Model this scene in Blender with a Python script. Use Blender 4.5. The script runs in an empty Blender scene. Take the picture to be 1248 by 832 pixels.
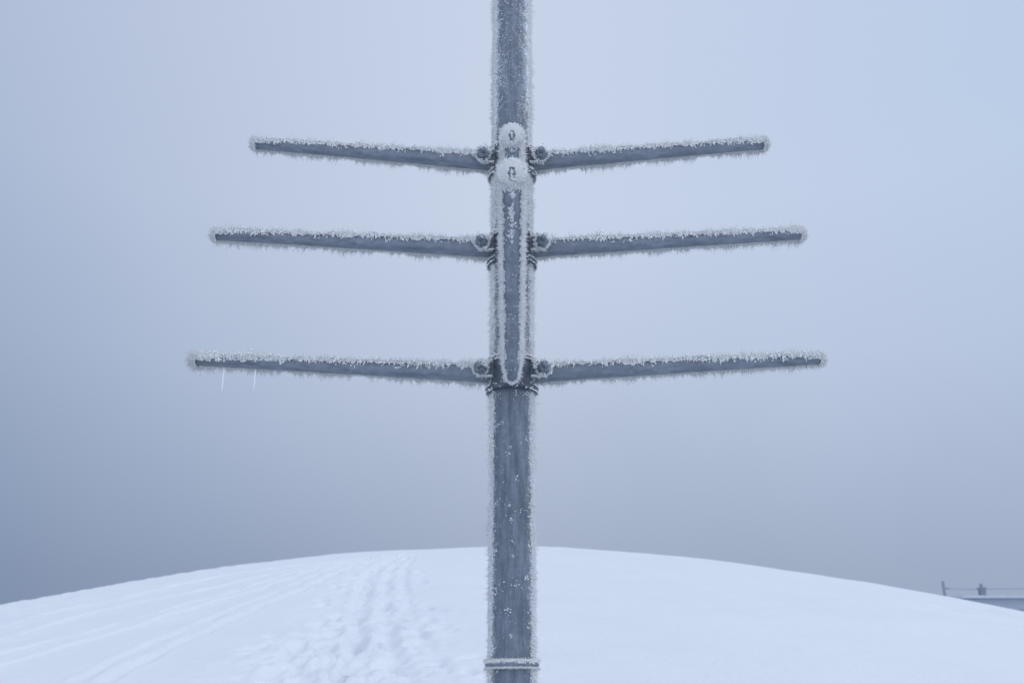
import bpy, bmesh, math
import numpy as np
from mathutils import Vector, Matrix
R = math.radians
rng = np.random.default_rng(7)
sc = bpy.context.scene
C = sc.collection
sc.view_settings.view_transform = 'Standard'
sc.view_settings.look = 'None'
sc.view_settings.exposure = 0

# ------------------------------------------------------------------ camera
CZ = 1.6
F = 1213.0
TH = R(20)
cam_d = bpy.data.cameras.new('camera'); cam = bpy.data.objects.new('camera', cam_d); C.objects.link(cam)
cam.location = (0, 0, CZ); cam.rotation_euler = (R(90) + TH, 0, 0)
cam_d.sensor_width = 36; cam_d.lens = F / 1248 * 36
cam_d.clip_start = .05; cam_d.clip_end = 5000
cam_d.dof.use_dof = True; cam_d.dof.focus_distance = 2.95; cam_d.dof.aperture_fstop = 5.0
sc.camera = cam

def ray(px, py):
    X = (px - 624) / F; V = (416 - py) / F
    return np.array([X, math.cos(TH) - V * math.sin(TH), math.sin(TH) + V * math.cos(TH)])
def at(px, py, Y):
    d = ray(px, py); t = Y / d[1]
    return Vector((d[0] * t, Y, CZ + d[2] * t))

# ------------------------------------------------------------------ node helpers
def new_mat(name):
    m = bpy.data.materials.new(name); m.use_nodes = True
    nt = m.node_tree; nt.nodes.clear()
    return m, nt
def N(nt, typ, **kw):
    n = nt.nodes.new(typ)
    for k, v in kw.items(): setattr(n, k, v)
    return n
def math_n(nt, op, a, b=None, clamp=False):
    n = N(nt, 'ShaderNodeMath', operation=op, use_clamp=clamp)
    for i, v in enumerate((a, b)):
        if v is None: continue
        if isinstance(v, (int, float)): n.inputs[i].default_value = v
        else: nt.links.new(v, n.inputs[i])
    return n.outputs[0]
def ramp(nt, fac, stops):
    r = N(nt, 'ShaderNodeValToRGB'); el = r.color_ramp.elements
    while len(el) < len(stops): el.new(.5)
    for e, (p, c) in zip(el, stops):
        e.position = p; e.color = (*c, 1) if len(c) == 3 else c
    nt.links.new(fac, r.inputs[0]); return r.outputs[0]
def lin(r, g, b):
    f = lambda c: (c / 255 / 12.92) if c <= 10 else (((c / 255) + .055) / 1.055) ** 2.4
    return (f(r), f(g), f(b))
def mix(nt, fac, a, b, mode='MIX'):
    n = N(nt, 'ShaderNodeMix', data_type='RGBA', blend_type=mode)
    for sock, v in ((n.inputs[0], fac), (n.inputs[6], a), (n.inputs[7], b)):
        if isinstance(v, (int, float)): sock.default_value = v
        elif isinstance(v, tuple): sock.default_value = (*v, 1)
        else: nt.links.new(v, sock)
    return n.outputs[2]
def noise(nt, vec, scale, detail=4, rough=.6):
    n = N(nt, 'ShaderNodeTexNoise'); n.inputs['Scale'].default_value = scale
    n.inputs['Detail'].default_value = detail; n.inputs['Roughness'].default_value = rough
    if vec is not None: nt.links.new(vec, n.inputs['Vector'])
    return n.outputs['Fac']

# ------------------------------------------------------------------ sky and light
SUN_EL, SUN_AZ = R(40), R(85)
w = bpy.data.worlds.new('World'); sc.world = w; w.use_nodes = True
nt = w.node_tree; nt.nodes.clear()
tc = N(nt, 'ShaderNodeTexCoord'); sep = N(nt, 'ShaderNodeSeparateXYZ')
nt.links.new(tc.outputs['Generated'], sep.inputs[0])
X, Y_, Z = sep.outputs
hz = noise(nt, tc.outputs['Generated'], 2.4, 3, .5)
zf = math_n(nt, 'ADD', Z, math_n(nt, 'MULTIPLY', math_n(nt, 'SUBTRACT', hz, .5), .10))
base = ramp(nt, zf, [(0.0, lin(150, 163, 187)), (.12, lin(161, 174, 198)), (.20, lin(174, 187, 210)), (.32, lin(191, 203, 225)),
                     (.46, lin(201, 212, 233)), (.65, lin(201, 212, 234)), (1.0, lin(204, 215, 237))])
lf = math_n(nt, 'MULTIPLY', math_n(nt, 'DIVIDE', X, -.48), 1.0, clamp=True)
lf = math_n(nt, 'POWER', lf, 1.25)
lf = math_n(nt, 'MULTIPLY', lf, math_n(nt, 'SUBTRACT', 1.0, math_n(nt, 'MULTIPLY', Z, .60)), clamp=True)
rf = math_n(nt, 'MULTIPLY', math_n(nt, 'DIVIDE', X, .48), 1.0, clamp=True)
c1 = mix(nt, lf, base, (.59, .66, .745), 'MULTIPLY')
rm = math_n(nt, 'MULTIPLY', Z, 1.9, clamp=True)   # the right side stays pale low down
c2 = mix(nt, math_n(nt, 'MULTIPLY', math_n(nt, 'MULTIPLY', rf, rm), .9), c1, (.83, .92, .98), 'MULTIPLY')
# extra bright sky added behind the camera, out of view, to light the frost
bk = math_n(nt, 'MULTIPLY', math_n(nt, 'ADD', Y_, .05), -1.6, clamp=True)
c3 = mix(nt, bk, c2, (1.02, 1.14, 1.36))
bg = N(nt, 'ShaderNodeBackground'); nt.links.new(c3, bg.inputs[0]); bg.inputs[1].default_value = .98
sky = N(nt, 'ShaderNodeTexSky', sky_type='NISHITA'); sky.sun_disc = False
sky.sun_elevation = SUN_EL; sky.sun_rotation = SUN_AZ; sky.dust_density = 5
bg2 = N(nt, 'ShaderNodeBackground'); nt.links.new(sky.outputs[0], bg2.inputs[0]); bg2.inputs[1].default_value = .002
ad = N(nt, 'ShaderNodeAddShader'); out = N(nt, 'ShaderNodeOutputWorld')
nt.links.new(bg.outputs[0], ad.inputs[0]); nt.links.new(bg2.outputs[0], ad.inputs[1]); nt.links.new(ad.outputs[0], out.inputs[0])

sd = bpy.data.lights.new('sun', 'SUN'); sd.energy = .55; sd.angle = R(32); sd.color = (1, .98, .96)
so = bpy.data.objects.new('sun', sd); C.objects.link(so)
dirv = Vector((math.sin(SUN_AZ) * math.cos(SUN_EL), math.cos(SUN_AZ) * math.cos(SUN_EL), math.sin(SUN_EL)))
so.rotation_euler = dirv.to_track_quat('Z', 'Y').to_euler()

# ------------------------------------------------------------------ materials
def frost_mat():
    m, nt = new_mat('hoar_frost')
    d = N(nt, 'ShaderNodeBsdfDiffuse'); t = N(nt, 'ShaderNodeBsdfTranslucent')
    d.inputs[0].default_value = (.97, .985, 1, 1); t.inputs[0].default_value = (.97, .985, 1, 1)
    mx = N(nt, 'ShaderNodeMixShader'); mx.inputs[0].default_value = .25
    o = N(nt, 'ShaderNodeOutputMaterial')
    nt.links.new(d.outputs[0], mx.inputs[1]); nt.links.new(t.outputs[0], mx.inputs[2]); nt.links.new(mx.outputs[0], o.inputs[0])
    return m
def metal_mat(name, dark, light, side=None, frost=.62, blotch=.5, mott=.5):
    m, nt = new_mat(name)
    tc = N(nt, 'ShaderNodeTexCoord'); v = tc.outputs['Object']
    mp = N(nt, 'ShaderNodeMapping'); mp.inputs['Scale'].default_value = (1, 1, .16) if side else (.3, 1, 1)
    nt.links.new(v, mp.inputs[0])
    n1 = noise(nt, mp.outputs[0], 45, 6, .7); n2 = noise(nt, v, 9, 4, .6); n3 = noise(nt, v, 60, 4, .7)
    col = ramp(nt, n1, [(.34, dark), (.64, light)])
    col = mix(nt, math_n(nt, 'MULTIPLY', n2, blotch), col, tuple(c * .62 for c in dark))
    sp2 = ramp(nt, n3, [(.40, (.68, .70, .73)), (.62, (1.08, 1.08, 1.08))])
    col = mix(nt, mott, col, sp2, 'MULTIPLY')
    fn = noise(nt, v, 300, 3, .7); fb = noise(nt, v, 26, 3, .6)
    th = math_n(nt, 'ADD', math_n(nt, 'MULTIPLY', fn, .80), math_n(nt, 'MULTIPLY', fb, .20))
    if side:
        sp = N(nt, 'ShaderNodeSeparateXYZ'); nt.links.new(v, sp.inputs[0])
        s = math_n(nt, 'DIVIDE', math_n(nt, 'ABSOLUTE', sp.outputs[0]), side)
        th = math_n(nt, 'ADD', th, math_n(nt, 'MULTIPLY', math_n(nt, 'POWER', s, 5.0), .30))
        hi = N(nt, 'ShaderNodeMapRange'); nt.links.new(sp.outputs[2], hi.inputs[0]); hi.inputs[1].default_value = 2.50; hi.inputs[2].default_value = 2.85
        hi.inputs[3].default_value = 0; hi.inputs[4].default_value = .060
        th = math_n(nt, 'ADD', th, hi.outputs[0])
    f = N(nt, 'ShaderNodeMapRange'); nt.links.new(th, f.inputs[0]); f.inputs[1].default_value = frost; f.inputs[2].default_value = frost + .06
    col = mix(nt, f.outputs[0], col, (.84, .87, .92))
    p = N(nt, 'ShaderNodeBsdfPrincipled'); nt.links.new(col, p.inputs['Base Color'])
    p.inputs['Metallic'].default_value = .15; p.inputs['Roughness'].default_value = .5
    b = N(nt, 'ShaderNodeBump'); b.inputs['Strength'].default_value = .2; b.inputs['Distance'].default_value = .002
    nt.links.new(th, b.inputs['Height']); nt.links.new(b.outputs[0], p.inputs['Normal'])
    o = N(nt, 'ShaderNodeOutputMaterial'); nt.links.new(p.outputs[0], o.inputs[0])
    return m
def plain(name, col, rough=.7, nscale=None):
    m, nt = new_mat(name)
    p = N(nt, 'ShaderNodeBsdfPrincipled'); p.inputs['Roughness'].default_value = rough
    tc = N(nt, 'ShaderNodeTexCoord')
    n = noise(nt, tc.outputs['Object'], nscale or 6, 4, .6)
    c = mix(nt, n, tuple(x * .85 for x in col), tuple(min(1, x * 1.15) for x in col)); nt.links.new(c, p.inputs['Base Color'])
    o = N(nt, 'ShaderNodeOutputMaterial'); nt.links.new(p.outputs[0], o.inputs[0]); return m
def ice_mat():
    m, nt = new_mat('ice')
    p = N(nt, 'ShaderNodeBsdfPrincipled'); p.inputs['Base Color'].default_value = (.94, .96, .99, 1)
    p.inputs['Roughness'].default_value = .3; p.inputs['Transmission Weight'].default_value = .2; p.inputs['IOR'].default_value = 1.31
    o = N(nt, 'ShaderNodeOutputMaterial'); nt.links.new(p.outputs[0], o.inputs[0]); return m
def snow_mat():
    m, nt = new_mat('snow')
    tc = N(nt, 'ShaderNodeTexCoord'); v = tc.outputs['Object']
    a = noise(nt, v, 14, 5, .7); b_ = noise(nt, v, 1.1, 4, .6)
    h = math_n(nt, 'ADD', math_n(nt, 'MULTIPLY', a, .35), math_n(nt, 'MULTIPLY', b_, 1.0))
    col = mix(nt, b_, (.73, .76, .80), (.80, .82, .85))
    p = N(nt, 'ShaderNodeBsdfPrincipled'); nt.links.new(col, p.inputs['Base Color'])
    p.inputs['Roughness'].default_value = .9; p.inputs['Specular IOR Level'].default_value = .1
    bp = N(nt, 'ShaderNodeBump'); bp.inputs['Strength'].default_value = .7; bp.inputs['Distance'].default_value = .05
    nt.links.new(h, bp.inputs['Height']); nt.links.new(bp.outputs[0], p.inputs['Normal'])
    o = N(nt, 'ShaderNodeOutputMaterial'); nt.links.new(p.outputs[0], o.inputs[0]); return m
M_FROST = frost_mat(); M_ICE = ice_mat(); M_SNOW = snow_mat()
PR = .064
M_POLE = metal_mat('galvanised_pole', lin(84, 95, 109), lin(128, 139, 153), side=PR, frost=.640)
M_ARM = metal_mat('galvanised_arm', lin(97, 107, 121), lin(136, 146, 160), frost=.72, mott=.35)
M_ARMF = metal_mat('frosted_arm', lin(106, 116, 130), lin(146, 156, 170), frost=.66, mott=.35)
M_CLAMP = metal_mat('galvanised_clamp', lin(62, 71, 84), lin(102, 112, 126), frost=.65)
M_BOLT = metal_mat('bolt_steel', lin(102, 111, 124), lin(146, 155, 168), frost=.60)

# ------------------------------------------------------------------ object helpers
def link(name, me, mat, parent=None):
    o = bpy.data.objects.new(name, me); C.objects.link(o)
    if mat is not None:
        for mm in (mat if isinstance(mat, (list, tuple)) else [mat]): me.materials.append(mm)
    if parent: o.parent = parent
    return o
def from_bm(name, bm, mat, parent=None, smooth=False, sharp=35):
    bmesh.ops.recalc_face_normals(bm, faces=bm.faces)
    me = bpy.data.meshes.new(name); bm.to_mesh(me); bm.free()
    if smooth:
        for p in me.polygons: p.use_smooth = True
        me.set_sharp_from_angle(angle=R(sharp))
    return link(name, me, mat, parent)
def arrays_mesh(name, V, Fc):
    me = bpy.data.meshes.new(name); nv, nf, k = len(V), len(Fc), Fc.shape[1]
    me.vertices.add(nv); me.vertices.foreach_set('co', V.astype(np.float32).ravel())
    me.loops.add(nf * k); me.loops.foreach_set('vertex_index', Fc.astype(np.int32).ravel())
    me.polygons.add(nf); me.polygons.foreach_set('loop_start', np.arange(0, nf * k, k, dtype=np.int32))
    me.update(calc_edges=True); me.validate(); return me
def lathe(bm, prof, seg=48, closed=True, mat=Matrix.Identity(4)):
    rings = []
    for i in range(seg):
        a = 2 * math.pi * i / seg
        rings.append([bm.verts.new(mat @ Vector((r * math.cos(a), r * math.sin(a), z))) for r, z in prof])
    n = len(prof)
    for i in range(seg):
        A, B = rings[i], rings[(i + 1) % seg]
        for j in range(n if closed else n - 1):
            k = (j + 1) % n
            bm.faces.new((A[j], B[j], B[k], A[k]))
    if not closed:
        for j in (0, n - 1):
            try: bm.faces.new([r[j] for r in rings])
            except ValueError: pass
def box(bm, x0, x1, y0, y1, z0, z1, bev=.004):
    r = bmesh.ops.create_cube(bm, size=1)
    vs = r['verts']
    for v in vs:
        v.co = Vector((x0 + (v.co.x + .5) * (x1 - x0), y0 + (v.co.y + .5) * (y1 - y0), z0 + (v.co.z + .5) * (z1 - z0)))
    if bev:
        es = list({e for v in vs for e in v.link_edges})
        bmesh.ops.bevel(bm, geom=es, offset=bev, segments=2, affect='EDGES', profile=.6)
def lug(bm, sx, y0, y1, xin=.045, xc=.099, r=.023, zc=.004):
    pts = [(xin, zc - r * .8), ] + [(xc + r * math.cos(a), zc + r * math.sin(a)) for a in np.linspace(-math.pi / 2, math.pi / 2, 13)] + [(xin, zc + r * .8)]
    A = [bm.verts.new((sx * px, y0, pz)) for px, pz in pts]; B = [bm.verts.new((sx * px, y1, pz)) for px, pz in pts]
    bm.faces.new(A); bm.faces.new(B[::-1]); n = len(pts)
    for i in range(n): bm.faces.new((A[i], A[(i + 1) % n], B[(i + 1) % n], B[i]))
def unit(a): return a / np.maximum(np.linalg.norm(a, axis=1, keepdims=True), 1e-9)
class Frost:
    """needles (open pyramids) and grains (closed, jittered octahedra)"""
    def __init__(s): s.sp = []; s.gr = []
    def needles(s, P, D, L, Rr): s.sp.append((P, unit(D), L, Rr))
    def grains(s, P, D, L, Rr): s.gr.append((P, unit(D), L, Rr))
    def clumps(s, centers, dirs, n, spread, lmin, lmax, rmin, rmax, jit=.7, size=(.45, 1.25)):
        k = len(centers); sz = rng.uniform(size[0], size[1], (k, 1)) ** 1.4
        P = np.repeat(centers, n, 0) + rng.normal(0, 1, (k * n, 3)) * spread * np.repeat(sz, n, 0)
        D = np.repeat(dirs, n, 0) + rng.normal(0, jit, (k * n, 3))
        S = np.repeat(sz[:, 0], n)
        s.grains(P, D, rng.uniform(lmin, lmax, k * n) * S, rng.uniform(rmin, rmax, k * n) * S)
    def build(s, name, parent):
        Vs, Fs, off = [], [], 0
        def cat(l): return [np.concatenate([q[i] for q in l]) for i in range(4)]
        if s.sp:
            P, D, L, Rr = cat(s.sp); L = L[:, None]; Rr = Rr[:, None]
            n = len(P); A = unit(np.cross(D, rng.normal(0, 1, (n, 3)))); B = np.cross(D, A)
            V = np.empty((n, 4, 3)); base = P - D * L * .12
            for k in range(3):
                a = 2 * math.pi * k / 3
                V[:, k] = base + Rr * (math.cos(a) * A + math.sin(a) * B)
            V[:, 3] = P + D * L
            idx = np.arange(n)[:, None] * 4
            Vs.append(V.reshape(-1, 3)); Fs += [idx + np.array([q]) for q in ([0, 1, 3], [1, 2, 3], [2, 0, 3])]; off = n * 4
        if s.gr:
            P, D, L, Rr = cat(s.gr); L = L[:, None]; Rr = Rr[:, None]
            n = len(P); A = unit(np.cross(D, rng.normal(0, 1, (n, 3)))); B = np.cross(D, A)
            V = np.empty((n, 6, 3))
            V[:, 0] = P + A * Rr; V[:, 1] = P + B * Rr; V[:, 2] = P - A * Rr; V[:, 3] = P - B * Rr; V[:, 4] = P + D * L; V[:, 5] = P - D * L * .5
            V += rng.normal(0, .22, V.shape) * Rr[:, None]
            idx = np.arange(n)[:, None] * 6 + off
            Vs.append(V.reshape(-1, 3))
            Fs += [idx + np.array([q]) for q in ([0, 1, 4], [1, 2, 4], [2, 3, 4], [3, 0, 4], [1, 0, 5], [2, 1, 5], [3, 2, 5], [0, 3, 5])]
        o = link(name, arrays_mesh(name, np.concatenate(Vs), np.concatenate(Fs)), M_FROST, parent)
        o['kind'] = 'stuff'
        return o
U = lambda a, b, n: rng.uniform(a, b, n)

# ------------------------------------------------------------------ snow hill
GM, GK, GKX, GX0 = .274, .00256, .0117, -.30
def ground0(x, y): return GM * y - GK * y * y - GKX * (x - GX0) ** 2
def hit(px, py):
    dx, dy, dz = ray(px, py)
    a = GK * dy * dy + GKX * dx * dx; b = dz - GM * dy - 2 * GKX * dx * GX0; c = CZ + GKX * GX0 ** 2
    disc = b * b - 4 * a * c
    t = (-b - math.sqrt(disc)) / (2 * a) if disc > 0 else -b / (2 * a)
    return np.array([dx * t, dy * t])
def axis(lo, hi, step, far, grow=1.18):
    mid = list(np.arange(lo, hi, step)); s = step; a = []; x = lo
    while x > -far: s *= grow; x -= s; a.append(x)
    s = step; b = []; x = mid[-1]
    while x < far: s *= grow; x += s; b.append(x)
    return np.array(a[::-1] + mid + b)
xs = axis(-13, 6, .030, 900); ys = axis(5.5, 27, .04, 900)
GX, GY = np.meshgrid(xs, ys)
x, y = GX.ravel(), GY.ravel()
z = ground0(x, y)
z = -30 + 5 * np.logaddexp(0, (z + 30) / 5)
def waves(x, y, wl, n, seed):
    g = np.random.default_rng(seed); o = np.zeros_like(x)
    for _ in range(n):
        a = g.uniform(0, math.pi); k = 2 * math.pi / (wl * g.uniform(.6, 1.6))
        o += np.sin(k * (x * math.cos(a) + y * math.sin(a)) + g.uniform(0, 6.28) + .8 * np.sin(k * .37 * (y * math.cos(a) - x * math.sin(a))))
    return o / math.sqrt(n)
near = np.exp(-((x / 40) ** 2 + ((y - 15) / 40) ** 2))
z += near * (.02 * waves(x, y, 5, 7, 1) + .005 * waves(x, y, .9, 9, 2))
rough = np.clip((-x - 3) / 6, 0, 1) * near
z += rough * .014 * waves(x, y, .45, 12, 3)
def polydist(pts):
    d = np.full_like(x, 1e9)
    for (p, q) in zip(pts[:-1], pts[1:]):
        v = q - p; L2 = max(v @ v, 1e-9)
        t = np.clip(((x - p[0]) * v[0] + (y - p[1]) * v[1]) / L2, 0, 1)
        d = np.minimum(d, np.hypot(x - p[0] - t * v[0], y - p[1] - t * v[1]))
    return d
def smooth_line(pix):
    pts = np.array([hit(*p) for p in pix])
    out = []
    ext = [2 * pts[0] - pts[1]] + list(pts) + [2 * pts[-1] - pts[-2]]
    for i in range(1, len(ext) - 2):
        p0, p1, p2, p3 = ext[i - 1:i + 3]
        for t in np.linspace(0, 1, 6, endpoint=False):
            out.append(.5 * (2 * p1 + (p2 - p0) * t + (2 * p0 - 5 * p1 + 4 * p2 - p3) * t ** 2 + (3 * p1 - p0 - 3 * p2 + p3) * t ** 3))
    out.append(pts[-1]); return out
TR = [([(494, 673), (455, 694), (436, 735), (430, 790), (408, 850)], .060, .058),
      ([(499, 673), (462, 695), (445, 737), (442, 790), (427, 850)], .045, .045),
      ([(505, 673), (478, 694), (470, 740), (486, 800), (510, 850)], .050, .040),
      ([(510, 674), (493, 695), (502, 745), (545, 820)], .045, .022),
      ([(486, 674), (430, 691), (320, 740), (195, 800), (110, 850)], .048, .038),
      ([(481, 674), (420, 689), (303, 736), (172, 794), (70, 850)], .045, .030),
      ([(472, 675), (390, 694), (206, 753), (-10, 818)], .050, .046),
      ([(468, 676), (380, 693), (186, 750), (-30, 809)], .045, .038),
      ([(450, 678), (330, 700), (160, 735), (0, 782)], .07, .026),
      ([(425, 681), (250, 706), (90, 740), (0, 766)], .08, .034),
      ([(1150, 742), (1190, 750), (1248, 760)], .12, .07),
      ([(1190, 738), (1220, 747), (1260, 756)], .12, .06)]
brk = np.clip(.88 + .38 * waves(x, y, 1.8, 6, 11) + .15 * waves(x, y, .3, 8, 12), .1, 1.6)
for pix, wd, dp in TR:
    d = polydist(smooth_line(pix)) + .018 * waves(x, y, .7, 5, 14)
    z += -dp * brk * np.exp(-(np.abs(d) / wd) ** 3.5) + dp * .28 * brk * np.exp(-((d - wd * 1.8) / (wd * .55)) ** 2)
# trampled path and boot prints
mid = smooth_line([(494, 674), (462, 703), (450, 755), (442, 800), (425, 850)])
dm = polydist(mid); band = np.exp(-(dm / .60) ** 2)
patch = np.exp(-(np.hypot(x - hit(370, 806)[0], (y - hit(370, 806)[1]) * .6) / .42) ** 2)
z += (band * .9 + patch) * (.012 * waves(x, y, .36, 12, 5) + .010 * waves(x, y, .16, 12, 6)) - band * .04
g = np.random.default_rng(5)
prints = []
for i in range(80):
    p = mid[g.integers(0, len(mid))] + np.array([g.normal(-.05, .40), g.uniform(-.9, .9)]); prints.append(p)
for i in range(24):
    prints.append(hit(g.normal(366, 26), g.uniform(786, 826)))
for i in range(28):
    prints.append(hit(g.normal(450, 45), g.uniform(740, 826)))
for p in prints:
    a = g.normal(.1, .5); sc_ = g.uniform(.8, 1.15); dx, dy = x - p[0], y - p[1]
    m = (np.abs(dx) < .5) & (np.abs(dy) < .7); dx, dy = dx[m], dy[m]
    u_, v_ = dx * math.cos(a) + dy * math.sin(a), -dx * math.sin(a) + dy * math.cos(a)
    q = (u_ / (.060 * sc_)) ** 2 + (v_ / (.135 * sc_)) ** 2
    z[m] += -g.uniform(.025, .065) * np.exp(-q ** 1.8) + .009 * np.exp(-((np.sqrt(q) - 1.6) / .45) ** 2)
nx, ny = len(xs), len(ys)
I = np.arange(nx * ny).reshape(ny, nx)
Fq = np.stack([I[:-1, :-1].ravel(), I[:-1, 1:].ravel(), I[1:, 1:].ravel(), I[1:, :-1].ravel()], 1)
me = arrays_mesh('snow_hill', np.stack([x, y, z], 1), Fq)
me.polygons.foreach_set('use_smooth', np.ones(len(me.polygons), dtype=bool))
hill = link('snow_hill', me, M_SNOW)
hill['kind'] = 'structure'; hill['label'] = 'rounded snow covered hill with ski tracks and boot prints'; hill['category'] = 'hill'

# ------------------------------------------------------------------ the mast
BZ = .78
mast = bpy.data.objects.new('signal_mast', None); C.objects.link(mast); mast.location = (0, 3, BZ)
mast.empty_display_size = .3
mast['label'] = 'frost covered grey metal post with tapered arms branching off at three heights'
mast['category'] = 'post'
def hh(h): return h + CZ - BZ
LV = [hh(.984), hh(1.419), hh(1.746)]
EZ = np.array([0, 0, 1.])

bm = bmesh.new()
lathe(bm, [(0.0001, -.5), (PR, -.5), (PR, 3.84), (PR - .006, 3.85), (.0001, 3.85)], 64, closed=False)
pole = from_bm('pole', bm, M_POLE, mast, True)
fr = Frost()
def pole_pts(n, a0, a1, pw):
    ph = R(1) * U(a0, 180, n) * rng.choice([-1, 1], n)
    ph = ph[U(0, 1, n) < np.clip((np.abs(ph) - R(a0)) / R(a1 - a0), .02, 1) ** pw]
    zz = U(.3, 3.5, len(ph)); rad = np.stack([np.sin(ph), -np.cos(ph), np.zeros(len(ph))], 1)
    return ph, zz, rad, rad * PR + EZ * zz[:, None]
# crust of grains wrapping the flanks and the back
ph, zz, rad, P = pole_pts(64000, 48, 72, 1.5); n = len(ph)
fr.grains(P + rad * U(0, .005, n)[:, None], rad + rng.normal(0, .5, (n, 3)), U(.0022, .0068, n), U(.0011, .0024, n))
# needles standing out from the crust
ph, zz, rad, P = pole_pts(46000, 50, 80, 1.3); n = len(ph)
fac = np.clip((np.abs(ph) - R(35)) / R(50), .25, 1)
gust = .95 + .3 * np.sin(zz * 23) * np.sin(zz * 7.3 + 1) + .15 * np.sin(zz * 97)
dirs = rad + rng.normal(0, .38, (n, 3)); dirs[:, 2] -= .1
fr.needles(P, dirs, fac * gust * (.008 + np.minimum(rng.exponential(.0050, n), .016)), U(.0010, .0020, n))
# fine grains on the front face
k = 8000
ph = np.clip(np.abs(rng.normal(0, R(52), k)), 0, R(80)) * rng.choice([-1, 1], k); zz = U(.5, 3.4, k)
pat = .5 + .5 * np.sin(zz * 11 + 2 * np.sin(zz * 5)) * np.sin(ph * 4 + zz * 6)
up = np.clip((zz - LV[2]) / .3, 0, 1)
keep = U(0, 1, k) < (.07 + .14 * pat ** 3 + .75 * up) * np.clip((np.abs(ph) / R(52)) ** 1.7, .12, 1)
ph, zz = ph[keep], zz[keep]
rad = np.stack([np.sin(ph), -np.cos(ph), np.zeros(len(ph))], 1)
fr.clumps(rad * PR + EZ * zz[:, None], rad, 4, .0020, .0012, .0030, .0009, .0018)
# ragged flakes of frost left on the lower length, thicker toward the flanks
k = 80; ph = np.where(U(0, 1, k) < .38, rng.normal(R(8), R(22), k), rng.choice([-1, 1], k) * R(1) * U(36, 62, k)); zz = np.clip(rng.normal(hh(.50), .26, k), .8, 1.72)
rad = np.stack([np.sin(ph), -np.cos(ph), np.zeros(k)], 1)
fr.clumps(rad * PR + EZ * zz[:, None], rad, 12, .0040, .0014, .0036, .0011, .0024, size=(.2, 1.25))
fr.build('frost', pole)

# joint collar low on the pole
CH = hh(.107)
bm = bmesh.new()
lathe(bm, [(PR + .0005, -.011), (.071, -.0105), (.0755, -.008), (.078, -.003), (.078, .002), (.0755, .007), (.071, .0095), (PR + .0005, .010)], 64)
collar = from_bm('collar', bm, M_BOLT, mast, True); collar.location = (0, 0, CH)
fr = Frost()
def ring_pts(n): 
    ph = U(-math.pi, math.pi, n); return ph, np.stack([np.sin(ph), -np.cos(ph), np.zeros(n)], 1)
n = 2900; ph, rad = ring_pts(n); s = rng.choice([-1., 1., 1., 1.], n); t = np.abs(rng.normal(0, .55, n))
P = rad * np.where(s > 0, .070 + .009 * np.sin(np.minimum(t, 1.5)), U(.068, .074, n))[:, None] + EZ * np.where(s > 0, .009 * np.cos(np.minimum(t, 1.5)), -.0105)[:, None]
fr.grains(P, rad * .7 + rng.normal(0, .4, (n, 3)) + EZ * (s * .8)[:, None], U(.002, .0065, n), U(.0013, .0028, n))
n = 1200; ph, rad = ring_pts(n); s = rng.choice([-1., 1.], n)
P = rad * U(.072, .077, n)[:, None] + EZ * (s * .009)[:, None]
fr.needles(P, rad + rng.normal(0, .5, (n, 3)) + EZ * (s * .7)[:, None], U(.005, .012, n), U(.0011, .0020, n)); fr.build('frost', collar)

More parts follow.
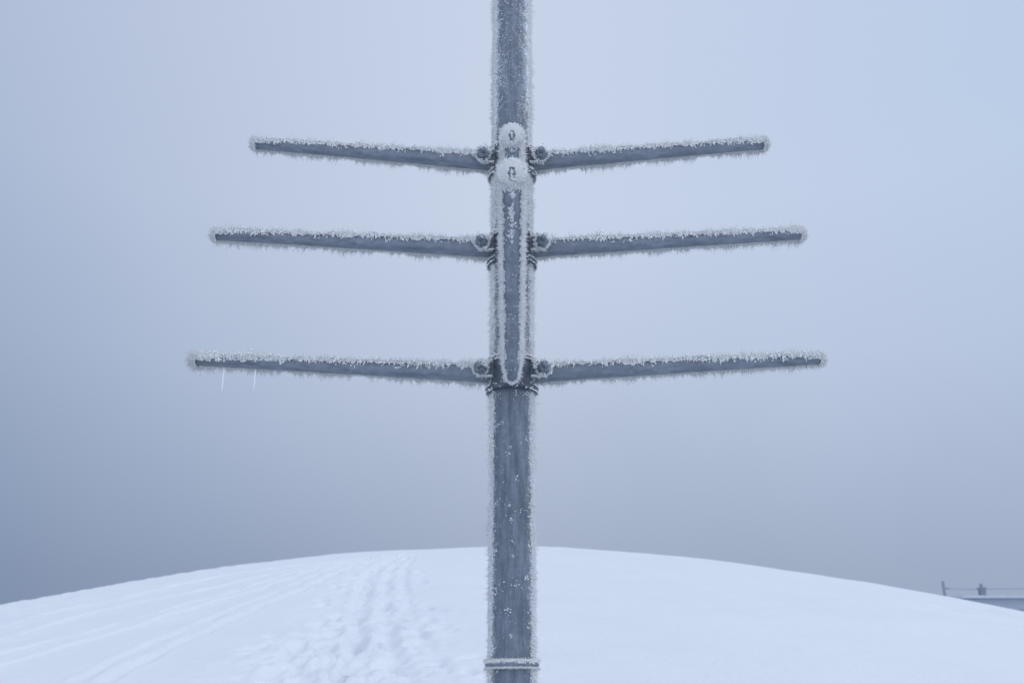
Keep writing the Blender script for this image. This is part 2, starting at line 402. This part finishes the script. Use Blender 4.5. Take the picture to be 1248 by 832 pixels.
# clamps
def make_clamp(h):
    bm = bmesh.new()
    a, b = PR + .0008, .0700
    lathe(bm, [(a, -.066), (.079, -.066), (.083, -.063), (.084, -.056), (.079, -.051), (b, -.048), (b, .030), (.075, .033), (.077, .037), (.075, .042), (a, .044)], 64)
    for sx in (-1, 1):
        lug(bm, sx, -.039, -.025); lug(bm, sx, .025, .039)
    cl = from_bm('clamp', bm, M_CLAMP, mast, True); cl.location = (0, 0, h)
    T = Matrix.Rotation(R(90), 4, 'X')
    fr = Frost()
    for sx in (-1, 1):
        bm = bmesh.new()
        lathe(bm, [(.0001, -.06), (.0190, -.06), (.0220, .0), (.0220, .004), (.0190, .007), (.0165, .0072), (.0001, .0072)], 28, False, T)
        lathe(bm, [(.0185, .0062), (.0195, .010), (.0195, .022), (.0155, .027), (.0001, .0275)], 6, False, T)
        lathe(bm, [(.0090, .022), (.0090, .042), (.0075, .045), (.0001, .045)], 16, False, T)
        T2 = Matrix.Translation((0, .081, 0)) @ Matrix.Rotation(R(-90), 4, 'X')
        lathe(bm, [(.0001, -.01), (.018, -.01), (.018, .002), (.0001, .002)], 28, False, T2)
        lathe(bm, [(.0125, .001), (.0125, .012), (.0001, .012)], 6, False, T2)
        bt = from_bm('bolt', bm, M_BOLT, cl, True, 25); bt.location = (sx * .099, -.0405, .004); bt.rotation_euler = (rng.uniform(-.06, .06), rng.uniform(0, 1), rng.uniform(-.14, .14))
        def circ(n, top=False):
            an = U(0.0, 3.14, n) if top else U(0, 6.283, n)
            return an, np.stack([np.cos(an), np.zeros(n), np.sin(an)], 1)
        ctr = np.array([sx * .099, -.0460, .004])
        k = 18; an, ring = circ(k, True)
        fr.clumps(ctr + ring * U(.021, .027, k)[:, None], ring + np.array([0, -.5, 0]), 12, .0034, .003, .008, .0014, .0030, size=(.3, 1.4))
        k = 12; an, ring = circ(k)
        fr.clumps(ctr + ring * U(.021, .025, k)[:, None], ring + np.array([0, -.5, 0]), 10, .0030, .002, .007, .0013, .0028, size=(.3, 1.35))
        n = 200; an, ring = circ(n)
        fr.needles(ctr + np.array([0, .003, 0]) + ring * .0230, ring + rng.normal(0, .4, (n, 3)), U(.005, .012, n), U(.0012, .0022, n))
        k = 14; an, ring = circ(k, True)
        P = np.array([sx * .099, 0, .004]) + ring * U(.012, .0195, k)[:, None]; P[:, 1] = U(-.070, -.050, k)
        fr.clumps(P, ring * .8 + np.array([0, -.6, .3]), 7, .0026, .002, .0055, .0012, .0026, size=(.35, 1.35))
        k = 4; fr.clumps(np.array([sx * .099, -.085, .009]) + rng.normal(0, .004, (k, 3)) * np.array([1, 0, 1]), np.tile(np.array([0, -1, .3]), (k, 1)), 7, .002, .002, .0045, .0012, .0024)
        n = 420; P = np.stack([sx * U(.06, .108, n), rng.choice([-.039, -.030, .039], n), rng.choice([.027, .027, -.019], n)], 1)
        D = rng.normal(0, .5, (n, 3)); D[:, 1] -= .3; D[:, 2] += np.sign(P[:, 2]) * .8; D[:, 0] += sx * .3
        fr.grains(P, D, U(.003, .009, n), U(.0015, .0032, n)); 
        fr.needles(P[:200], D[:200], U(.006, .015, 200), U(.0013, .0024, 200))
    n = 1200; ph, rad = ring_pts(n)
    zc = rng.choice([.043, .043, .033, -.051, -.066], n) + rng.normal(0, .0018, n)
    kp = U(0, 1, n) < np.where(zc > 0, 1, .10 + .6 * np.abs(np.sin(ph)) ** 2)
    P = rad * np.where(zc > 0, .076, .082)[:, None] + EZ * zc[:, None]
    D = rad + rng.normal(0, .5, (n, 3)); D[:, 2] += np.sign(zc) * .5
    fr.grains(P[kp], D[kp], U(.003, .007, n)[kp], U(.0015, .0030, n)[kp])
    fr.build('frost', cl)
    return cl
for h in LV: make_clamp(h)

# arms
def make_arm(h, rotz, slope, L, x0, h0=.054, h1=.030, w0=.044, w1=.038, front=0, icicles=(), tipn=1.0):
    """front = +1 / -1: which lateral side looks down the open side of the hill; 0: the arm itself points there"""
    bm = bmesh.new()
    NS = 16; rings = []
    toward = front == 0
    rr0 = .023 if toward else .019
    def section(xx, hy, wy, rr):
        rr = min(rr, hy / 2 - .0005, wy / 2 - .0005)
        vs = []
        for (sy, sz, a0) in ((1, 1, 0), (-1, 1, 90), (-1, -1, 180), (1, -1, 270)):
            for q in (0, 18, 36, 54, 72, 90):
                a = R(a0 + q)
                vs.append(bm.verts.new((xx, sy * (wy / 2 - rr) + rr * math.cos(a), sz * (hy / 2 - rr) + rr * math.sin(a))))
        return vs
    ln = L - x0
    def H(u): return h0 + (h1 - h0) * (u - x0) / ln
    def taper(u):
        u = np.asarray(u, dtype=float)
        return np.clip(.40 + .60 * np.sqrt(np.clip((u - x0) / .12, 0, 1)), 0, 1) if toward else np.ones_like(u)
    def W(u): return (w0 + (w1 - w0) * (u - x0) / ln) * taper(u)
    us = list(x0 + ln * np.linspace(0, 1, NS + 1))
    if toward: us = list(x0 + np.array([0, .006, .02, .045, .075])) + [u for u in us if u > x0 + .12]
    for xx in us: rings.append(section(xx, float(H(xx)), float(W(xx)), rr0))
    rings.append(section(L + .005, h1 - .006, w1 - .006, rr0)); rings.append(section(L + .009, h1 - .014, w1 - .016, .010))
    m_ = len(rings[0])
    for A, B in zip(rings[:-1], rings[1:]):
        for j in range(m_): bm.faces.new((A[j], A[(j + 1) % m_], B[(j + 1) % m_], B[j]))
    bm.faces.new(rings[0]); bm.faces.new(rings[-1])
    arm = from_bm('arm', bm, M_ARMF if toward else M_ARM, mast, True)
    arm.location = (0, 0, h); arm.rotation_euler = (0, -slope, rotz)
    fr = Frost()
    ex = lambda n, a, b, m: a + np.minimum(rng.exponential(b, n), m)
    ph1, ph2, ph3 = U(0, 6.28, 3)
    def patch(u): return np.clip(.94 + .28 * np.sin(u * 31 + 3 * np.sin(u * 13 + ph1)) * np.sin(u * 11 + ph2) + .32 * np.sin(u * 140 + 2.5 * np.sin(u * 57 + ph3)), .25, 2)
    tipw = lambda u: 1 + .6 * np.clip((u - L + .14) / .14, 0, 1)
    # crust on the top face
    n = int(3800 * ln); u = U(x0, L, n)
    P = np.stack([u, U(-.5, .5, n) * W(u), H(u) / 2 + U(-.001, .006, n) * patch(u)], 1)
    fr.grains(P, rng.normal(0, .5, (n, 3)) + EZ, ex(n, .003, .004, .010) * patch(u), U(.0013, .0030, n))
    n = int(2600 * ln); u = U(x0, L, n)
    P = np.stack([u, U(-.5, .5, n) * W(u), H(u) / 2 + .002], 1)
    fr.needles(P, rng.normal(0, .4, (n, 3)) + EZ, ex(n, .008, .0050, .015) * patch(u) * tipw(u) ** .5, U(.0010, .0020, n))
    # lumps along the ridge
    k = int(60 * ln); u = U(x0, L, k)
    P = np.stack([u, U(-.5, .5, k) * W(u), H(u) / 2 + .003], 1)
    fr.clumps(P, np.tile(EZ, (k, 1)), 12, .0044, .003, .010, .0014, .0030, size=(.3, 1.4))
    for sy in (-1, 1):
        near_side = (sy == front)
        # top edges, rounded over, with notches
        n = int(3200 * ln); u = U(x0, L, n); t = np.abs(rng.normal(0, .42, n)) * patch(u); rr = .013
        P = np.stack([u, sy * (W(u) / 2 - rr + rr * np.sin(np.minimum(t, 1.2) * 1.57)), H(u) / 2 - rr + rr * np.cos(np.minimum(t, 1.0) * 1.57)], 1)
        D = rng.normal(0, .5, (n, 3)) + np.stack([np.full(n, .1), np.full(n, sy * .7), U(.0, 1, n)], 1)
        fr.grains(P, D, ex(n, .003, .0030, .009) * patch(u), U(.0013, .0030, n))
        n = int(1000 * ln); u = U(x0, L, n)
        P = np.stack([u, sy * (W(u) / 2 - .004), H(u) / 2 - .004], 1)
        D = rng.normal(0, .5, (n, 3)) + np.stack([np.full(n, .1), np.full(n, sy * .6), U(.2, 1.2, n)], 1)
        fr.needles(P, D, ex(n, .007, .0045, .014) * patch(u), U(.0010, .0020, n))
        # bottom edges
        if toward:
            n = int(8200 * ln); u = U(x0, L, n)
            t = np.clip(rng.normal(1.04, .11 * patch(u), n), .66, 1.28)
            P = np.stack([u, sy * W(u) / 2 * np.minimum(t, 1.24), -H(u) / 2 + .014 * np.clip((t - .50) / .45, 0, 2) ** 2 + U(0, .012, n) * (t > .95)], 1)
            D = rng.normal(0, .4, (n, 3)) + np.stack([np.zeros(n), np.full(n, sy * .9), np.full(n, -.5)], 1)
            fr.grains(P, D, U(.002, .0070, n), U(.0013, .0028, n))
            n = int(2600 * ln); u = U(x0, L, n)
            P = np.stack([u, sy * W(u) / 2, U(-.5, .3, n) * H(u)], 1)
            D = rng.normal(0, .35, (n, 3)) + np.stack([np.zeros(n), np.full(n, sy * 1.), U(-.6, .3, n)], 1)
            fr.needles(P, D, ex(n, .008, .0045, .012) * patch(u), U(.0011, .0022, n))
        elif not near_side:
            n = int(800 * ln); u = U(x0, L, n)
            P = np.stack([u, sy * (W(u) / 2 - U(.000, .006, n)), -H(u) / 2 + U(.003, .010, n)], 1)
            D = rng.normal(0, .4, (n, 3)) + np.stack([np.full(n, .05), np.full(n, sy * .6), U(-1.1, -.2, n)], 1)
            fr.grains(P, D, U(.002, .006, n), U(.0010, .0021, n))
            n = int(4200 * ln); u = U(x0, L, n)
            P = np.stack([u, sy * (W(u) / 2 - U(.000, .008, n)), -H(u) / 2 + .004], 1)
            D = rng.normal(0, .32, (n, 3)) + np.stack([np.full(n, .05), np.full(n, sy * .4), U(-1.3, -.5, n)], 1)
            fr.needles(P, D, ex(n, .008, .0055, .019) * patch(u) * tipw(u) ** .5, U(.0009, .0018, n))
        # teeth reaching down over the side face
        k = int(120 * ln); u = x0 + ln * U(0, 1, k) ** .7
        dep = np.minimum(rng.exponential(.0055, k), H(u) * .5)
        P = np.stack([u, sy * (W(u) / 2 - .004 * np.exp(-dep / .005)), H(u) / 2 - dep], 1)
        fr.clumps(P, np.tile(np.array([0, sy * .7, -.7]), (k, 1)), 8, .0032, .003, .0085, .0014, .0030, size=(.3, 1.3))
        # small drips
        k = int(50 * ln); u0 = x0 + ln * U(0, 1, k) ** .7
        ll = U(.006, .018, k)
        for f_ in (0, .35, .7, 1.0):
            P = np.stack([u0 + rng.normal(0, .0008, k), sy * (W(u0) / 2 + .001), H(u0) / 2 - .004 - f_ * ll], 1)
            fr.clumps(P, np.tile(np.array([0, sy * .25, -1.]), (k, 1)), 4, .0013 * (1.2 - .7 * f_), .003, .0065, .0014 * (1.3 - .6 * f_), .0026 * (1.3 - .6 * f_), jit=.4)
    # the tip: rounded cap of crystals
    if toward:
        n = 2000; a = U(0, 6.283, n); rr = 1 + rng.normal(0, .12, n)
        P = np.stack([L + .006 - np.abs(rng.normal(0, .012, n)), np.cos(a) * rr * (w1 / 2), np.sin(a) * rr * (h1 / 2)], 1)
        P[:, 2] += np.where(np.sin(a) > 0, .010 * np.sin(a), 0)
        D = np.stack([np.full(n, .4), np.cos(a), np.sin(a)], 1) + rng.normal(0, .4, (n, 3))
        fr.grains(P, D, U(.003, .008, n), U(.0015, .0032, n))
        n = 420; a = U(0, 6.283, n)
        P = np.stack([np.full(n, L), np.cos(a) * (w1 / 2 + .002), np.sin(a) * h1 / 2 + np.where(np.sin(a) > 0, .008, 0)], 1)
        fr.needles(P, np.stack([np.full(n, .2), np.cos(a), np.sin(a)], 1) + rng.normal(0, .35, (n, 3)), ex(n, .008, .004, .010), U(.0013, .0025, n))
        # crust over the end face, broken by one upright, uneven bare pocket that runs out over the lower lip
        n = 2600; a = U(0, 6.283, n); rr = np.sqrt(U(0, 1, n))
        yy, zz_ = np.cos(a) * rr * w1 / 2, np.sin(a) * rr * (h1 / 2 + .006)
        wv = .0088 + .0018 * np.sin(zz_ * 330 + ph1) + .0010 * np.sin(zz_ * 800 + ph2)
        kp = (np.hypot(yy / wv, np.maximum(zz_ - .002, 0) / .009) > 1)
        P = np.stack([L + .006 + .007 * (1 - rr ** 2), yy, zz_], 1)
        D = np.stack([np.full(n, 1.), np.cos(a) * rr, np.sin(a) * rr], 1) + rng.normal(0, .35, (n, 3))
        fr.grains(P[kp], D[kp], U(.002, .006, n)[kp], U(.0012, .0025, n)[kp])
        # crystals hanging in the pocket, bunched and off centre
        k = 16; zq = np.linspace(h1 * .10, -h1 * .70, k)
        P = np.stack([L + U(.006, .013, k), .0016 * np.sin(zq * 260 + ph3) + rng.normal(.0008, .0016, k), zq], 1)
        fr.clumps(P, np.tile(np.array([.4, 0, -1.]), (k, 1)), 6, .0017, .002, .008, .0011, .0023, size=(.5, 1.3))
        k = 50; uu = L - .24 * U(0, 1, k) ** 1.1
        P = np.stack([uu, .0022 * np.sin(uu * 60) + rng.normal(0, .0013, k), -H(uu) / 2 - .0005], 1)
        fr.clumps(P, np.tile(np.array([-.2, 0, -1.]), (k, 1)), 8, .0020, .002, .006, .0011, .0024, size=(.4, 1.3))
        k = int(80 * ln); u = U(x0, L, k)
        P = np.stack([u, np.clip(rng.normal(0, .32, k), -.5, .5) * W(u), -H(u) / 2 - .0003], 1)
        P[:, 2] += .012 * np.clip(np.abs(P[:, 1]) / (W(u) / 2) - .4, 0, 1) ** 2
        fr.clumps(P, np.tile(np.array([0, 0, -1.]), (k, 1)), 3, .0016, .001, .0026, .0008, .0016)
        # rounded end at the post
        n = 500; a = U(-math.pi, math.pi, n)
        P = np.stack([x0 + np.abs(rng.normal(0, .008, n)), np.cos(a) * w0 * .20, -h0 * .35 + np.sin(a) * h0 * .16], 1)
        fr.grains(P, np.stack([np.full(n, -.1), np.cos(a), np.sin(a) - .4], 1) + rng.normal(0, .4, (n, 3)), U(.002, .006, n), U(.0013, .0028, n))
    else:
        n = int(1700 * tipn); a = U(0, 6.283, n); el = np.arcsin(U(0, 1, n))
        nrm = np.stack([np.sin(el), np.cos(el) * np.cos(a), np.cos(el) * np.sin(a)], 1)
        bl = np.sign(nrm) * np.abs(nrm) ** .75
        g_ = .5 + .5 * tipn
        P = np.array([L - .004, 0, .001]) + bl * np.array([.016 * g_, w1 / 2 + .002 * g_, h1 / 2 + .004 * g_]) - np.outer(np.abs(rng.normal(0, .030 * tipn, n)) * (el < .5) * (np.sin(a) > -.2), [1, 0, 0])
        fr.grains(P, nrm + rng.normal(0, .4, (n, 3)), U(.003, .009, n), U(.0014, .0032, n))
        n = int(620 * tipn); a = U(0, 6.283, n); el = np.arcsin(U(0, 1, n))
        nrm = np.stack([np.sin(el), np.cos(el) * np.cos(a), np.cos(el) * np.sin(a)], 1)
        bl = np.sign(nrm) * np.abs(nrm) ** .75
        P = np.array([L - .006, 0, .001]) + bl * np.array([.014, w1 / 2, h1 / 2]) * g_
        fr.needles(P, nrm + rng.normal(0, .35, (n, 3)), ex(n, .008, .005, .013) * g_, U(.0011, .0022, n))
    fr.build('frost', arm)
    for (u, ln_i) in icicles:
        bm = bmesh.new(); hz_ = -float(H(u)) / 2
        lathe(bm, [(.0001, .008), (.0042, .004), (.0038, -.2 * ln_i), (.0029, -.45 * ln_i), (.0026, -.6 * ln_i), (.0017, -.85 * ln_i), (.0001, -ln_i)], 8, False)
        ic = from_bm('icicle', bm, M_ICE, arm, True); ic.location = (u, -front * .012, hz_)
        ic.rotation_euler = (0, slope, 0)
    return arm
def side(h, L, rise, right, icicles=(), tipn=1.0):
    s = math.atan2(rise, L - .08)
    return make_arm(h + .0, 0 if right else math.pi, s, L, .068, front=-1 if right else 1, icicles=icicles, tipn=tipn)
side(LV[0] - .006, 1.010, .046, False, [(.918, .082), (.817, .072)], tipn=1.5)
side(LV[0] - .006, .985, .050, True)
side(LV[1] - .006, .992, .052, False)
side(LV[1] - .006, .968, .054, True)
side(LV[2] - .008, .892, .072, False)
side(LV[2] - .008, .876, .072, True)
# arms reaching toward the open side of the hill
make_arm(LV[0] - .042, R(-90), R(6.5), 1.12, .084, h0=.060, h1=.046, w0=.050, w1=.048)
make_arm(LV[1] - .006, R(-90), R(4.4), .63, .084, h0=.060, h1=.046, w0=.050, w1=.050)

# ------------------------------------------------------------------ distant building, post and cable in the fog
DY = 48
M_WALL = plain('foggy_wall', (.33, .38, .46)); M_ROOF = plain('foggy_roof_snow', (.48, .53, .62)); M_POST = plain('foggy_post', (.22, .26, .33))  # fog haze is painted into these pale blue-grey base colours
pA = at(1176, 729, DY); pB = at(1330, 731, DY)
gz = ground0(pA.x, DY) - .6
hut = bpy.data.objects.new('hut', None); C.objects.link(hut); hut.location = ((pA.x + pB.x) / 2, DY + 2, gz)
hut['label'] = 'low grey building with snowy roof and chimney, mostly hidden behind the hill at far right'; hut['category'] = 'building'
wx = (pB.x - pA.x) / 2; top = pA.z - gz
bm = bmesh.new(); box(bm, -wx, wx, -2, 2, 0, top, .02); wl = from_bm('wall', bm, M_WALL, hut)
bm = bmesh.new()
vs = [bm.verts.new(c) for c in ((-wx - .25, -2.3, top + .005), (wx + .25, -2.3, top + .005), (wx + .25, 2.3, top + .005), (-wx - .25, 2.3, top + .005),
                                (-wx - .25, -2.3, top + .12), (wx + .25, -2.3, top + .12), (wx + .25, 2.3, top + .30), (-wx - .25, 2.3, top + .30))]
for f in ((0, 3, 2, 1), (4, 5, 6, 7), (0, 1, 5, 4), (1, 2, 6, 5), (2, 3, 7, 6), (3, 0, 4, 7)): bm.faces.new([vs[i] for i in f])
rfo = from_bm('roof', bm, M_ROOF, hut)
cp = at(1204, 709, DY)
bm = bmesh.new(); cx = cp.x - hut.location.x; ct = cp.z - gz
box(bm, cx - .13, cx + .13, -1.4, -1.1, top - .1, ct - .25, .02); box(bm, cx - .17, cx + .17, -1.45, -1.05, ct - .245, ct - .17, .02)
lathe(bm, [(.07, ct - .2), (.07, ct), (.05, ct + .02), (.0001, ct + .02)], 12, False, Matrix.Translation((cx, -1.25, 0)))
from_bm('chimney', bm, M_POST, rfo)
for k_ in range(3):
    bm = bmesh.new(); u = -wx + wx * (.5 + k_ * .5)
    box(bm, u - .5, u + .5, -2.03, -1.98, top - 1.5, top - .5, .01); from_bm('window', bm, M_POST, hut)
# post
pp = at(1149, 708, DY - 1); g0 = ground0(pp.x, DY - 1) - .4
po = bpy.data.objects.new('cable_post', None); C.objects.link(po); po.location = (pp.x, DY - 1, g0)
po['label'] = 'thin upright post poking above the snow left of the hazy building'; po['category'] = 'post'
bm = bmesh.new(); lathe(bm, [(.0001, 0), (.07, 0), (.06, pp.z - g0), (.0001, pp.z - g0 + .02)], 12, False); from_bm('shaft', bm, M_POST, po, True)
bm = bmesh.new(); box(bm, -.02, .22, -.03, .03, pp.z - g0 - .34, pp.z - g0 - .28, .01); from_bm('bracket', bm, M_POST, po)
# cable
a = at(1151, 717, DY - 1); b = at(1340, 711, DY - 1)
V = []; Fc = []
ns = 24
for i in range(ns + 1):
    t = i / ns; c = a.lerp(b, t) - Vector((0, 0, .10 * 4 * t * (1 - t)))
    for q in range(6):
        an = q * math.pi / 3; V.append((c.x - a.x, c.y - a.y + .014 * math.cos(an), c.z - a.z + .014 * math.sin(an)))
for i in range(ns):
    for q in range(6): Fc.append((i * 6 + q, i * 6 + (q + 1) % 6, (i + 1) * 6 + (q + 1) % 6, (i + 1) * 6 + q))
me = bpy.data.meshes.new('cable'); me.from_pydata(V, [], Fc)
cb = link('cable', me, M_POST); cb.location = a
cb['label'] = 'thin cable running from the small post over the hazy building'; cb['category'] = 'cable'
